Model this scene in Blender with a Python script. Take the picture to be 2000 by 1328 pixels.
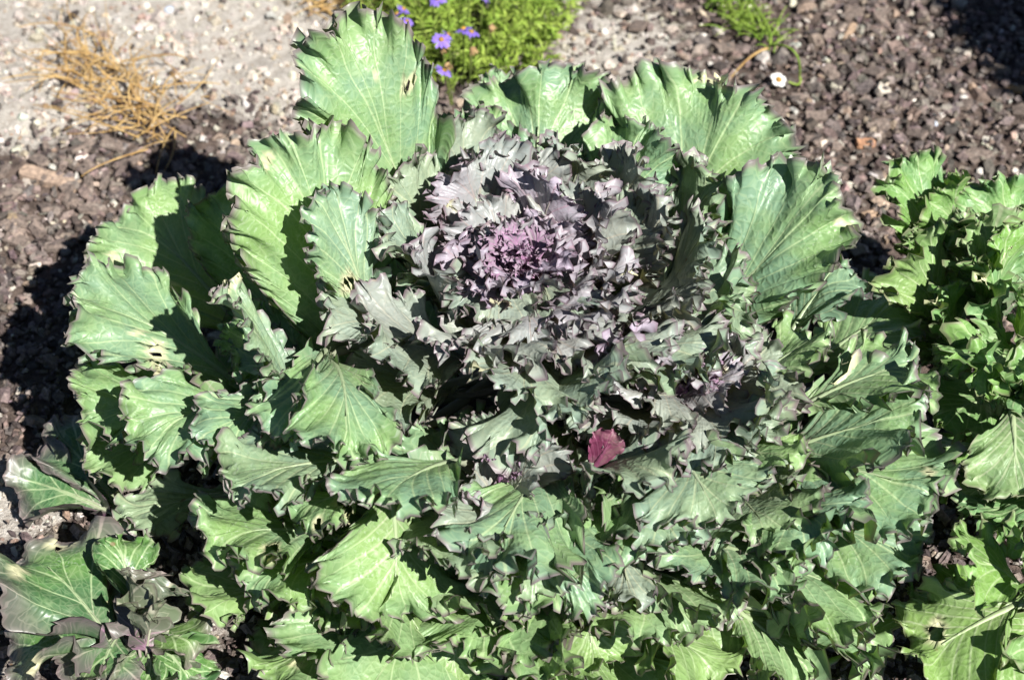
import bpy, math, random
import numpy as np
from mathutils import Vector

# ------------------------------------------------------------------ camera, sky, sun
scene = bpy.context.scene
for o in list(bpy.data.objects):
    bpy.data.objects.remove(o)
COL = scene.collection

PITCH = math.radians(42.0)
AIM = np.array((0.0, 0.0, 0.14)); DIST = 1.5; FOCAL = 70.0
FWD = np.array((0, math.cos(PITCH), -math.sin(PITCH)))
UPV = np.array((0, math.sin(PITCH), math.cos(PITCH)))
RGT = np.array((1.0, 0, 0))
CAM = AIM - FWD * DIST
cam_data = bpy.data.cameras.new('camera'); cam = bpy.data.objects.new('camera', cam_data); COL.objects.link(cam)
cam.location = CAM; cam.rotation_euler = (math.pi / 2 - PITCH, 0, 0)
cam_data.lens = FOCAL; cam_data.sensor_width = 36.0; cam_data.sensor_fit = 'HORIZONTAL'
cam_data.clip_start = 0.02; cam_data.clip_end = 200.0
cam_data.dof.use_dof = True; cam_data.dof.focus_distance = 1.43; cam_data.dof.aperture_fstop = 8.0
scene.camera = cam

SUN_EL = 43.5
sun_travel = np.array((-0.60, 0.80, 0.0)); sun_travel /= np.linalg.norm(sun_travel)
sun_dir = sun_travel * math.cos(math.radians(SUN_EL)) + np.array((0, 0, -math.sin(math.radians(SUN_EL))))
world = bpy.data.worlds.new('World'); scene.world = world; world.use_nodes = True
wn = world.node_tree; wn.nodes.clear()
sky = wn.nodes.new('ShaderNodeTexSky'); sky.sky_type = 'NISHITA'; sky.sun_disc = False
sky.sun_elevation = math.radians(SUN_EL); sky.air_density = 0.45; sky.dust_density = 0.1; sky.ozone_density = 1.0
sky.sun_rotation = math.atan2(-sun_dir[0], -sun_dir[1])
bg = wn.nodes.new('ShaderNodeBackground'); bg.inputs['Strength'].default_value = 0.05
wo = wn.nodes.new('ShaderNodeOutputWorld')
wn.links.new(sky.outputs[0], bg.inputs[0]); wn.links.new(bg.outputs[0], wo.inputs[0])
sun_data = bpy.data.lights.new('sun', 'SUN'); sun_data.energy = 5.0; sun_data.angle = math.radians(0.53)
sun_data.color = (1.0, 0.97, 0.925)
sun = bpy.data.objects.new('sun', sun_data); COL.objects.link(sun); sun.location = (3, -3, 5)
sun.rotation_euler = Vector(sun_dir).to_track_quat('-Z', 'Y').to_euler()
scene.view_settings.view_transform = 'Standard'; scene.view_settings.look = 'None'
scene.view_settings.exposure = 1.06; scene.view_settings.gamma = 1.0
scene.view_settings.use_curve_mapping = False
scene.cycles.max_bounces = 4; scene.cycles.diffuse_bounces = 2; scene.cycles.glossy_bounces = 2; scene.cycles.transmission_bounces = 2

PW, PH = 2000.0, 1328.0
def at(px, py, z):
    """the point at height z that the photograph shows at pixel px, py"""
    f = FOCAL / 36.0 * PW
    d = FWD + RGT * ((px - PW / 2) / f) - UPV * ((py - PH / 2) / f)
    return CAM + d * ((z - CAM[2]) / d[2])

# ------------------------------------------------------------------ helpers
def link(name, me, mat=None, parent=None, kind=None):
    o = bpy.data.objects.new(name, me); COL.objects.link(o)
    if mat is not None and me is not None: me.materials.append(mat)
    if parent is not None: o.parent = parent
    if kind: o['kind'] = kind
    return o
def empty(name, label, cat, loc=(0, 0, 0), group=None):
    o = bpy.data.objects.new(name, None); COL.objects.link(o); o.location = loc
    o.empty_display_size = 0.05
    o['label'] = label; o['category'] = cat
    if group: o['group'] = group
    return o
def tag(o, label, cat, group=None):
    o['label'] = label; o['category'] = cat
    if group: o['group'] = group
    return o
def mesh_np(name, V, F, attrs=None, smooth=True):
    """V (n,3); F list of (m,k) index arrays; attrs {name: (n,3|4)}"""
    me = bpy.data.meshes.new(name)
    V = np.asarray(V, np.float32)
    me.vertices.add(len(V)); me.vertices.foreach_set('co', V.ravel())
    fl = [np.asarray(f, np.int32) for f in F if len(f)]
    loops = np.concatenate([f.ravel() for f in fl])
    tot = np.concatenate([np.full(len(f), f.shape[1], np.int32) for f in fl])
    st = np.concatenate([[0], np.cumsum(tot)[:-1]]).astype(np.int32)
    me.loops.add(len(loops)); me.loops.foreach_set('vertex_index', loops)
    me.polygons.add(len(tot)); me.polygons.foreach_set('loop_start', st); me.polygons.foreach_set('loop_total', tot)
    me.polygons.foreach_set('use_smooth', np.full(len(tot), bool(smooth)))
    for k, a in (attrs or {}).items():
        a = np.asarray(a, np.float32)
        if a.shape[1] == 4:
            at_ = me.attributes.new(k, 'FLOAT_COLOR', 'POINT'); at_.data.foreach_set('color', a.ravel())
        else:
            at_ = me.attributes.new(k, 'FLOAT_VECTOR', 'POINT'); at_.data.foreach_set('vector', a.ravel())
    me.update(calc_edges=True); me.validate()
    return me
def unit(v):
    v = np.asarray(v, float); return v / max(np.linalg.norm(v), 1e-9)
def to_px(p):
    d = np.asarray(p, float) - CAM; z = d @ FWD; f = FOCAL / 36.0 * PW
    return PW / 2 + f * (d @ RGT) / z, PH / 2 - f * (d @ UPV) / z
def sstep(a, b, x):
    t = np.clip((x - a) / (b - a), 0, 1); return t * t * (3 - 2 * t)
def n1(s, lam, rng, off=None):
    """smooth 1-D noise, wavelength about lam"""
    x = np.asarray(s) / lam + 1000.0 + rng.uniform(0, 50)
    i = np.floor(x).astype(int); f = x - i; f = f * f * (3 - 2 * f)
    tab = rng.uniform(-1, 1, 4096)
    return tab[i % 4096] * (1 - f) + tab[(i + 1) % 4096] * f
def tube(P, R, n=6):
    """verts, quads of a tube along points P with radii R"""
    P = np.asarray(P, float); m = len(P)
    T = np.gradient(P, axis=0); T /= np.linalg.norm(T, axis=1)[:, None] + 1e-12
    ref = np.array((0.31, 0.22, 0.92)); 
    if abs(T[0] @ ref) > 0.95: ref = np.array((0.9, 0.1, 0.1))
    A = np.cross(T, ref); A /= np.linalg.norm(A, axis=1)[:, None] + 1e-12
    B = np.cross(T, A)
    a = np.linspace(0, 2 * math.pi, n, endpoint=False)
    V = P[:, None] + (A[:, None] * np.cos(a)[None, :, None] + B[:, None] * np.sin(a)[None, :, None]) * np.asarray(R)[:, None, None]
    V = V.reshape(-1, 3)
    i = np.arange(m - 1)[:, None] * n; j = np.arange(n)[None]; j2 = (j + 1) % n
    F = np.stack([i + j, i + j2, i + n + j2, i + n + j], -1).reshape(-1, 4)
    return V, F

# ------------------------------------------------------------------ node helper
class NT:
    def __init__(s, name):
        s.m = bpy.data.materials.new(name); s.m.use_nodes = True
        s.t = s.m.node_tree; s.t.nodes.clear()
        s.out = s.t.nodes.new('ShaderNodeOutputMaterial')
    def n(s, typ, **kw):
        x = s.t.nodes.new(typ)
        for k, v in kw.items(): setattr(x, k, v)
        return x
    def put(s, sock, v):
        if isinstance(v, bpy.types.NodeSocket): s.t.links.new(v, sock)
        elif isinstance(v, (tuple, list)) and len(v) == 3 and sock.type == 'RGBA': sock.default_value = (*v, 1)
        else: sock.default_value = v
    def math(s, op, a, b=0.0, c=0.0, clamp=False):
        x = s.n('ShaderNodeMath', operation=op, use_clamp=clamp)
        s.put(x.inputs[0], a); s.put(x.inputs[1], b); s.put(x.inputs[2], c); return x.outputs[0]
    def mix(s, f, a, b, typ='MIX'):
        x = s.n('ShaderNodeMix', data_type='RGBA', blend_type=typ)
        s.put(x.inputs[0], f); s.put(x.inputs[6], a); s.put(x.inputs[7], b); return x.outputs[2]
    def ramp(s, x, a, b, lo=0.0, hi=1.0):
        r = s.n('ShaderNodeMapRange', interpolation_type='SMOOTHSTEP')
        s.put(r.inputs[0], x); s.put(r.inputs[1], a); s.put(r.inputs[2], b); s.put(r.inputs[3], lo); s.put(r.inputs[4], hi)
        return r.outputs[0]
    def noise(s, vec, scale, detail=3.0, rough=0.55):
        x = s.n('ShaderNodeTexNoise'); s.put(x.inputs['Vector'], vec); x.inputs['Scale'].default_value = scale
        x.inputs['Detail'].default_value = detail; x.inputs['Roughness'].default_value = rough
        return x.outputs[0]
    def attr(s, name):
        x = s.n('ShaderNodeAttribute', attribute_name=name); return x
    def sep(s, vec):
        x = s.n('ShaderNodeSeparateXYZ'); s.put(x.inputs[0], vec); return x.outputs
    def bump(s, h, strength, dist):
        b = s.n('ShaderNodeBump'); b.inputs['Strength'].default_value = strength; b.inputs['Distance'].default_value = dist
        s.put(b.inputs['Height'], h); return b.outputs[0]
    def bsdf(s, color, rough, spec=0.5, normal=None, trans=0.0, tcol=None):
        p = s.n('ShaderNodeBsdfPrincipled'); s.put(p.inputs['Base Color'], color); s.put(p.inputs['Roughness'], rough)
        s.put(p.inputs['Specular IOR Level'], spec)
        if normal is not None: s.put(p.inputs['Normal'], normal)
        res = p.outputs[0]
        if trans:
            t = s.n('ShaderNodeBsdfTranslucent'); s.put(t.inputs[0], tcol)
            x = s.n('ShaderNodeMixShader'); s.put(x.inputs[0], trans)
            s.t.links.new(res, x.inputs[1]); s.t.links.new(t.outputs[0], x.inputs[2]); res = x.outputs[0]
        s.t.links.new(res, s.out.inputs[0]); return s.m

def leaf_material(name, glauc, fresh, yellow, mauve, marg, rough0, spec=0.5, trans=0.15, vein_pale=(0.40, 0.50, 0.27)):
    m = NT(name)
    lc = m.sep(m.attr('lc').outputs['Vector']); fl_s = m.attr('fl').outputs['Vector']
    tnN = m.attr('tn'); tn = m.sep(tnN.outputs['Vector']); yf = tnN.outputs['Alpha']
    vc, q, g = lc[0], lc[1], lc[2]; purple, age, rim = tn[0], tn[1], tn[2]
    x = m.sep(fl_s)[0]
    n_big = m.noise(fl_s, 16.0, 2.0); n_mid = m.noise(fl_s, 75.0, 2.0); n_fine = m.noise(fl_s, 420.0, 2.0)
    # primary veins: whole numbers of the vein coordinate
    wob = m.math('MULTIPLY_ADD', n_big, 0.36, m.math('MULTIPLY_ADD', n_mid, 0.07, -0.2))
    vcw = m.math('ADD', vc, wob)
    fr = m.math('FRACT', vcw)
    dv = m.math('SUBTRACT', 0.5, m.math('ABSOLUTE', m.math('SUBTRACT', fr, 0.5)))
    dm = m.math('MULTIPLY', dv, g)
    w = m.ramp(q, 0.0, 1.0, 0.00125, 0.00055)
    v1 = m.ramp(m.math('DIVIDE', dm, w), 0.35, 1.25, 1.0, 0.0)
    # side veins leaving them in chevrons
    ch = m.math('MULTIPLY_ADD', q, 5.0, m.math('MULTIPLY_ADD', n_mid, 0.9, m.math('MULTIPLY', dv, -2.6)))
    fr2 = m.math('ABSOLUTE', m.math('SUBTRACT', m.math('FRACT', ch), 0.5))
    v2 = m.math('MULTIPLY', m.ramp(fr2, 0.02, 0.07, 1.0, 0.0), 0.42)
    vo = m.n('ShaderNodeTexVoronoi', feature='DISTANCE_TO_EDGE'); m.put(vo.inputs['Vector'], fl_s); vo.inputs['Scale'].default_value = 150.0
    v3 = m.math('MULTIPLY', m.ramp(vo.outputs['Distance'], 0.0, 0.11, 1.0, 0.0), 0.25)
    mw = m.ramp(yf, 0.0, 0.9, 0.0027, 0.0005)
    ax = m.math('ABSOLUTE', x)
    mid = m.ramp(m.math('DIVIDE', ax, mw), 0.6, 1.15, 1.0, 0.0)
    vein = m.math('MAXIMUM', m.math('MAXIMUM', v1, mid), m.math('MAXIMUM', v2, v3))
    big_v = m.math('MAXIMUM', v1, mid)
    # blade colour
    c = m.mix(m.ramp(m.math('MULTIPLY_ADD', n_mid, 0.35, n_big), 0.50, 0.86), glauc, fresh)
    c = m.mix(m.math('MULTIPLY', age, 0.8), c, yellow)
    c = m.mix(m.math('MULTIPLY', m.ramp(n_mid, 0.45, 0.75), 0.35), c, m.mix(0.5, c, (0.33, 0.42, 0.24)))
    pm = m.math('MULTIPLY', purple, m.ramp(n_big, 0.2, 0.7, 0.75, 1.15), clamp=True)
    c = m.mix(pm, c, mauve)
    base_p = m.math('MULTIPLY', m.ramp(yf, 0.10, 0.62, 1.0, 0.0), m.math('MULTIPLY_ADD', purple, 0.8, 0.40), clamp=True)
    base_p = m.math('MULTIPLY', base_p, m.math('SUBTRACT', 1.0, m.math('MULTIPLY', age, 0.55)))
    vcol = m.mix(m.math('MULTIPLY', m.math('MAXIMUM', base_p, m.math('MULTIPLY', purple, 0.75)), 1.0, clamp=True), vein_pale, (0.33, 0.105, 0.27))
    c = m.mix(m.math('MULTIPLY', base_p, m.ramp(n_mid, 0.3, 0.7, 0.10, 0.45)), c, (0.13, 0.06, 0.11))
    c = m.mix(m.math('MULTIPLY', vein, 0.62), c, vcol)
    # dusty wax bloom, small pale scars, brown spots
    c = m.mix(m.math('MULTIPLY', m.ramp(n_fine, 0.55, 0.78), m.ramp(n_big, 0.46, 0.68, 0.04, 0.5)), c, (0.50, 0.56, 0.46))
    sp = m.n('ShaderNodeTexVoronoi'); m.put(sp.inputs['Vector'], fl_s); sp.inputs['Scale'].default_value = 52.0
    spc = m.sep(sp.outputs['Color'])
    spot = m.math('MULTIPLY', m.ramp(sp.outputs['Distance'], 0.05, 0.12, 1.0, 0.0), m.math('GREATER_THAN', spc[0], 0.86))
    c = m.mix(m.math('MULTIPLY', spot, 0.8), c, m.mix(m.math('GREATER_THAN', spc[1], 0.5), (0.50, 0.47, 0.28), (0.16, 0.10, 0.05)))
    # purple brown margin, pale rim round eaten holes
    em = m.math('MULTIPLY', m.ramp(m.math('MULTIPLY_ADD', n_mid, 0.10, q), 0.985, 1.05), marg[3])
    c = m.mix(em, c, marg[:3])
    c = m.mix(m.math('MULTIPLY', rim, 0.85), c, (0.55, 0.53, 0.33))
    dvp = m.math('PINGPONG', vc, 0.5)
    hgt = m.math('MULTIPLY_ADD', m.ramp(m.math('MULTIPLY', dvp, g), 0.0, 0.003), 0.35, m.math('MULTIPLY_ADD', m.noise(fl_s, 130.0, 1.5), 0.7, m.math('MULTIPLY', m.ramp(vo.outputs['Distance'], 0.0, 0.3), 0.30)))
    nor = m.bump(hgt, 0.6, 0.0017)
    rgh = m.math('MULTIPLY_ADD', n_mid, 0.26, m.math('MULTIPLY_ADD', n_fine, 0.12, rough0 - 0.19))
    tcol = m.mix(0.35, m.mix(1.0, c, (1.05, 1.25, 0.35), 'MULTIPLY'), (0.20, 0.34, 0.03))
    tcol = m.mix(m.math('MULTIPLY', pm, 0.8), tcol, (0.20, 0.05, 0.10))
    return m.bsdf(c, rgh, spec, nor, trans, tcol)

M_LEAF = leaf_material('kale_leaf', (0.158, 0.270, 0.168), (0.180, 0.303, 0.112), (0.225, 0.345, 0.078), (0.345, 0.300, 0.365), (0.165, 0.105, 0.135, 0.8), 0.44, 0.48, trans=0.20)
M_LEAF_G = leaf_material('glossy_kale_leaf', (0.060, 0.140, 0.055), (0.085, 0.190, 0.040), (0.13, 0.21, 0.04), (0.125, 0.080, 0.105), (0.15, 0.11, 0.11, 0.5), 0.42, 0.5, trans=0.12)
M_LEAF_R = leaf_material('fresh_kale_leaf', (0.120, 0.235, 0.100), (0.145, 0.285, 0.060), (0.20, 0.335, 0.05), (0.25, 0.21, 0.21), (0.16, 0.125, 0.10, 0.65), 0.45, 0.42, trans=0.16)

# ------------------------------------------------------------------ kale leaf
def leaf_mesh(base, tip, W, seed, nt=120, nq=26, bow=0.08, roll=0.0, cup=2.0, twist=0.0, fold=0.0,
              ruf=0.7, lam=0.045, frill=0.9, tooth=1.0, purple=0.0, age=0.0, holes=0, e=0.72, curl=0.0,
              stem=None, axis=None, N=9, warp=1.0, pet=0.004, tint_edge=0.0, face=None):
    rng = np.random.RandomState(seed)
    base = np.asarray(base, float); tip = np.asarray(tip, float)
    D = tip - base; T0 = unit(D)
    ax = np.asarray(axis if axis is not None else (0, 0, 0), float)
    d = tip - ax; d[2] = 0
    if np.linalg.norm(d) < 0.004: d = D * np.array((1, 1, 0))
    d = unit(d) if np.linalg.norm(d) > 1e-5 else np.array((0, -1.0, 0))
    hint = np.array((0, 0, 1.0)) - d * 0.9 if face is None else np.asarray(face, float)
    Nn = unit(hint - (hint @ T0) * T0)
    r = math.radians(roll)
    Bn = np.cross(T0, Nn); Nn = Nn * math.cos(r) + Bn * math.sin(r)
    chord = np.linalg.norm(D)
    ctrl = (base + tip) / 2 + Nn * bow * chord + np.array((0, 0, 1.0)) * abs(bow) * 0.15 * chord
    s = np.linspace(0, 1, 41)[:, None]
    C = (1 - s) ** 2 * base + 2 * s * (1 - s) * ctrl + s ** 2 * tip
    arc = np.concatenate([[0], np.cumsum(np.linalg.norm(np.diff(C, axis=0), axis=1))]); L = arc[-1]
    Tg = np.gradient(C, axis=0); Tg /= np.linalg.norm(Tg, axis=1)[:, None]
    Nf = Nn[None] - (Tg @ Nn)[:, None] * Tg; Nf /= np.linalg.norm(Nf, axis=1)[:, None]
    tw = math.radians(twist) * (arc / L)[:, None]
    Bf = np.cross(Tg, Nf); Nf = Nf * np.cos(tw) + Bf * np.sin(tw); Bf = np.cross(Tg, Nf)
    # outline, sampled evenly along the margin
    ph = np.linspace(-math.pi, math.pi, 1201)
    asym = rng.uniform(-0.10, 0.10)
    def outline(p):
        xm = W / 2 * np.sin(p) * (1 + e * np.cos(p)) / (1 + 0.25 * e * e) * (1 + asym * np.sign(p))
        ym = L * ((1 + np.cos(p)) / 2) ** 0.80
        return xm, ym
    xm, ym = outline(ph)
    sa = np.concatenate([[0], np.cumsum(np.hypot(np.diff(xm), np.diff(ym)))])
    S = sa[-1]
    wgt = np.where(np.abs(ph) < 0.66 * math.pi, 1.0, 0.42); wgt = np.concatenate([[0], np.cumsum(wgt[1:] * np.diff(sa))]); wgt /= wgt[-1]
    sv = np.interp(np.linspace(0, 1, nt), wgt, sa); p = np.interp(sv, sa, ph); xm, ym = outline(p)
    # lobes and teeth on the margin
    tl_ = max(0.0038, lam * 0.10)
    tt = ((sv + 0.9 * tl_ * n1(sv, tl_ * 2.5, rng)) / tl_) % 1.0
    lob = n1(sv, lam * 0.9, rng) * 0.11 * lam * ruf + tooth * (n1(sv, lam * 0.36, rng) * 0.105 * lam
          + 0.90 * tl_ * (1 - np.abs(tt * 2 - 1) ** 0.8) * (0.20 + 0.95 * np.abs(n1(sv, tl_ * 1.8, rng))))
    ya = 0.60 * L * ((1 + np.cos(p)) / 2) ** 2.2
    sc = 1 + np.clip(lob / np.maximum(np.hypot(xm, ym - ya), 0.012), -0.4, 0.5) * sstep(0.02, 0.25, np.sin(np.abs(p)) + (np.cos(p) > 0) * 0.5)
    xm = xm * sc; ym = ya + (ym - ya) * sc
    q = (1 - (1 - np.linspace(0, 1, nq)) ** 1.55)[None, :]
    A = np.zeros_like(xm)
    cx = 0.34 * xm; cy = ya + 0.60 * (ym - ya)
    X = (2 * q * (1 - q)) * cx[:, None] + q ** 2 * xm[:, None]
    Y = (1 - q) ** 2 * ya[:, None] + 2 * q * (1 - q) * cy[:, None] + q ** 2 * ym[:, None]
    tv = p / math.pi
    vcoord = np.abs(tv) * N + np.where(tv < 0, 0.5, 0.0) + 0.0
    gs = np.hypot(np.gradient(X, axis=0), np.gradient(Y, axis=0)) / (np.abs(np.gradient(tv))[:, None] * N + 1e-9)
    FX, FY = X.copy(), Y.copy()
    # ruffles: three sizes, each held nearer to the margin, overhanging like a meander
    tx = np.gradient(xm); ty = np.gradient(ym); tl = np.hypot(tx, ty) + 1e-9; tx /= tl; ty /= tl
    ends = sstep(0.0, 0.14, (1 - np.abs(tv)))
    Z = np.zeros_like(X)
    def ruffle(l, a, q0, over):
        psi = 2 * math.pi * sv / l + 2.4 * n1(sv, l * 1.7, rng) + rng.uniform(0, 6)
        am = a * (0.55 + 0.6 * np.abs(n1(sv, l * 2.1, rng))) * ends
        rp = sstep(q0, 1.0, q) ** 1.1
        z = np.sin(psi) * am; tb = -np.sin(2 * psi) * am * over
        return z[:, None] * rp, tb[:, None] * rp
    for l, a, q0, ov in ((lam * 1.9, 0.24 * lam * ruf, 0.20, 0.20), (lam, 0.25 * lam * ruf, 0.52, 0.50),
                         (lam * 0.46, 0.175 * lam * frill, 0.75, 0.60), (lam * 0.21, 0.135 * lam * frill, 0.83, 0.70)):
        z, tb = ruffle(l, a, q0, ov)
        Z += z; X = X + tb * tx[:, None]; Y = Y + tb * ty[:, None]
    # puckering between the veins, slow warps, curl of the rim
    Z += 0.0016 * warp * np.abs(np.sin(math.pi * vcoord))[:, None] * np.sin(math.pi * np.clip(q, 0, 1)) * min(1.0, L / 0.12)
    for k in range(3):
        fx, fy = rng.uniform(-1, 1, 2) * (1.2 + k) * 2 * math.pi / max(L, 0.05) * 0.55
        Z += warp * 0.016 * L / (0.7 + k) * np.sin(FX * fx + FY * fy + rng.uniform(0, 6)) * sstep(0, 0.4, q)
    Z += curl * W * 0.5 * sstep(0.35, 1.0, q) ** 1.5 * (0.6 + 0.5 * n1(sv, lam * 3, rng))[:, None]
    Z += fold * np.abs(X)
    # eaten holes
    rimd = np.zeros_like(X); dead = np.zeros_like(X, bool)
    for h in range(holes):
        for _ in range(20):
            i = rng.randint(int(nt * 0.15), int(nt * 0.85)); j = rng.randint(int(nq * 0.25), nq - 1)
            if abs(FX[i, j]) > 0.007: break
        hx, hy = FX[i, j], FY[i, j]
        rad = rng.uniform(0.0025, 0.0075) * (1.4 if rng.rand() < 0.2 else 1.0); el = rng.uniform(0.4, 0.8); an = rng.uniform(0, 3.1)
        dx, dy = FX - hx, FY - hy
        u_ = dx * math.cos(an) + dy * math.sin(an); v_ = (-dx * math.sin(an) + dy * math.cos(an)) / el
        th = np.arctan2(v_, u_); rr = rad * (1 + 0.22 * np.sin(2 * th + an * 3) + 0.13 * np.sin(5 * th + an * 7))
        dd = np.hypot(u_, v_)
        band = (dd > rr * 0.45) & (dd < rr * 1.55)
        k = np.where(band, rr / np.maximum(dd, 1e-6), 1.0)
        X = np.where(band, X + dx * (k - 1), X); Y = np.where(band, Y + dy * (k - 1), Y)
        dead |= dd < rr * 1.02
        rimd = np.maximum(rimd, 1 - sstep(rr * 1.05, rr * 1.0 + 0.0022, np.where(band, rr, dd)))
    # to space
    y = Y.ravel(); yc = np.clip(y, 0, L)
    def ip(A_): return np.stack([np.interp(yc, arc, A_[:, k]) for k in range(3)], 1)
    Cc, Tt, Nt, Bt = ip(C), ip(Tg), ip(Nf), ip(Bf)
    x = X.ravel(); kap = cup * (1.0 + 0.0 * x) + 1e-4
    kx = np.clip(kap * x, -2.4, 2.4)
    V = Cc + Tt * (y - yc)[:, None] + Bt * (np.sin(kx) / kap + (x - kx / kap))[:, None] + Nt * ((1 - np.cos(kx)) / kap + Z.ravel())[:, None]
    idx = np.arange(nt * nq).reshape(nt, nq)
    F = np.stack([idx[:-1, :-1], idx[:-1, 1:], idx[1:, 1:], idx[1:, :-1]], -1).reshape(-1, 4)
    if holes:
        dc = dead.ravel()[F]
        F = F[~dc.all(1)]
    yfr = np.clip(FY / L, 0, 1)
    pu = np.clip(purple + 0.20 * n1(sv, lam * 2, rng)[:, None] * (0.3 + purple) * q + tint_edge * sstep(0.45, 1.0, q) + np.zeros_like(X), 0, 1)
    so = rng.uniform(-3, 3)
    lc = np.stack([np.broadcast_to(vcoord[:, None], X.shape), np.broadcast_to(q, X.shape), gs], -1).reshape(-1, 3)
    fl = np.stack([FX, FY + so, np.full_like(X, so * 3.1)], -1).reshape(-1, 3)
    tn = np.stack([pu, np.full_like(X, age), rimd, yfr], -1).reshape(-1, 4)
    Vs, Fs, LC, FL, TN = [V], [F], [lc], [fl], [tn]
    # stalk and fleshy midrib, one tapering rod under the blade
    k = np.arange(0, 33, 3)
    mid = C[k] - Nf[k] * 0.0006 * (1 - 0.5 * k[:, None] / 40)
    rad = pet * np.clip(1 - (k / 34.0), 0.10, 1) ** 0.8 * 0.75
    if stem is not None:
        st = np.asarray(stem, float)
        h = np.linspace(0, 1, 8)[:-1, None]
        c2 = base - Tg[0] * np.linalg.norm(base - st) * 0.45
        stalk = (1 - h) ** 2 * st + 2 * h * (1 - h) * c2 + h ** 2 * (base - Nf[0] * 0.001)
        mid = np.concatenate([stalk, mid]); rad = np.concatenate([np.linspace(pet * 1.2, pet * 0.8, 7), rad])
    Vt, Ft = tube(mid, rad, 6); o = len(V); nV = len(Vt)
    Vs.append(Vt); Fs.append(Ft + o)
    LC.append(np.tile((0.5, 0.2, 1.0), (nV, 1))); FL.append(np.stack([np.zeros(nV), np.linspace(so, so + L, nV), np.full(nV, so)], 1))
    TN.append(np.stack([np.full(nV, min(1, purple * 0.6 + 0.1)), np.full(nV, age), np.zeros(nV), np.repeat(np.linspace(0, 0.75, len(mid)), 6)], 1))
    return mesh_np('leaf', np.concatenate(Vs), Fs, {'lc': np.concatenate(LC), 'fl': np.concatenate(FL), 'tn': np.concatenate(TN)})

SEED = [100]
def add_leaf(plant, base, tip, W, mat, **kw):
    SEED[0] += 7
    seed = kw.pop('seed', SEED[0])
    loc = np.array(plant.location)
    L = np.linalg.norm(np.asarray(tip) - np.asarray(base))
    big = max(L, W)
    if 'nt' not in kw:
        S = 2.1 * L + 1.0 * W
        kw['nt'] = int(np.clip(S / max(0.0012, kw.get('lam', .045) * 0.034), 70, 500)); kw['nq'] = int(np.clip(13 + big * 40, 14, 22))
    for k in ('stem', 'axis'):
        if kw.get(k) is not None: kw[k] = np.asarray(kw[k], float) - loc
    me = leaf_mesh(np.asarray(base) - loc, np.asarray(tip) - loc, W, seed, **kw)
    return link('leaf', me, mat, plant)

def stalk(plant, pts, r0, r1, name='stem'):
    V, F = tube(np.asarray(pts) - np.array(plant.location), np.linspace(r0, r1, len(pts)), 10)
    n = len(V); o = link(name, mesh_np(name, V, [F], {'lc': np.tile((0.5, 0.2, 1.0), (n, 1)), 'fl': V, 'tn': np.tile((0.1, 0.2, 0, 0.2), (n, 1))}), M_LEAF, plant)
    return o

# ------------------------------------------------------------------ ground
def smooth_noise2(x, y, lam, seed):
    r = np.random.RandomState(seed); tab = r.rand(256, 256)
    u, v = x / lam + 500, y / lam + 500; i, j = np.floor(u).astype(int), np.floor(v).astype(int); a, b = u - i, v - j
    a = a * a * (3 - 2 * a); b = b * b * (3 - 2 * b)
    g = lambda p, q_: tab[p % 256, q_ % 256]
    return (g(i, j) * (1 - a) + g(i + 1, j) * a) * (1 - b) + (g(i, j + 1) * (1 - a) + g(i + 1, j + 1) * a) * b
def fbm2(x, y, lam, seed, oct_=4):
    t = 0; a = 1; n = 0
    for k in range(oct_):
        t = t + a * smooth_noise2(x, y, lam / 2 ** k, seed + k); n += a; a *= 0.55
    return t / n
def sandiness(x, y):
    """1 on the bare pale sand, 0 on the bark mulch"""
    n = fbm2(x, y, 0.16, 11, 4) - 0.5
    s = sstep(0.35, 0.53, y + n * 0.28) * (1 - sstep(-0.22, -0.06, x + n * 0.25))
    s = np.maximum(s, 0.72 * np.exp(-(((x - 0.11) / 0.11) ** 2 + ((y - 0.60) / 0.13) ** 2)) + n * 0.4)
    s = np.maximum(s, 0.45 * sstep(0.55, 0.72, fbm2(x, y, 0.22, 31, 3)))
    s = np.maximum(s, 0.95 * np.exp(-(((x + 0.39) / 0.06) ** 2 + ((y + 0.03) / 0.05) ** 2)) + n * 0.2)
    return np.clip(s, 0, 1)
def ground_z(x, y):
    return 0.018 * (fbm2(x, y, 0.25, 3, 3) - 0.5) + 0.010 * (fbm2(x, y, 0.035, 5, 3) - 0.5)
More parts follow.
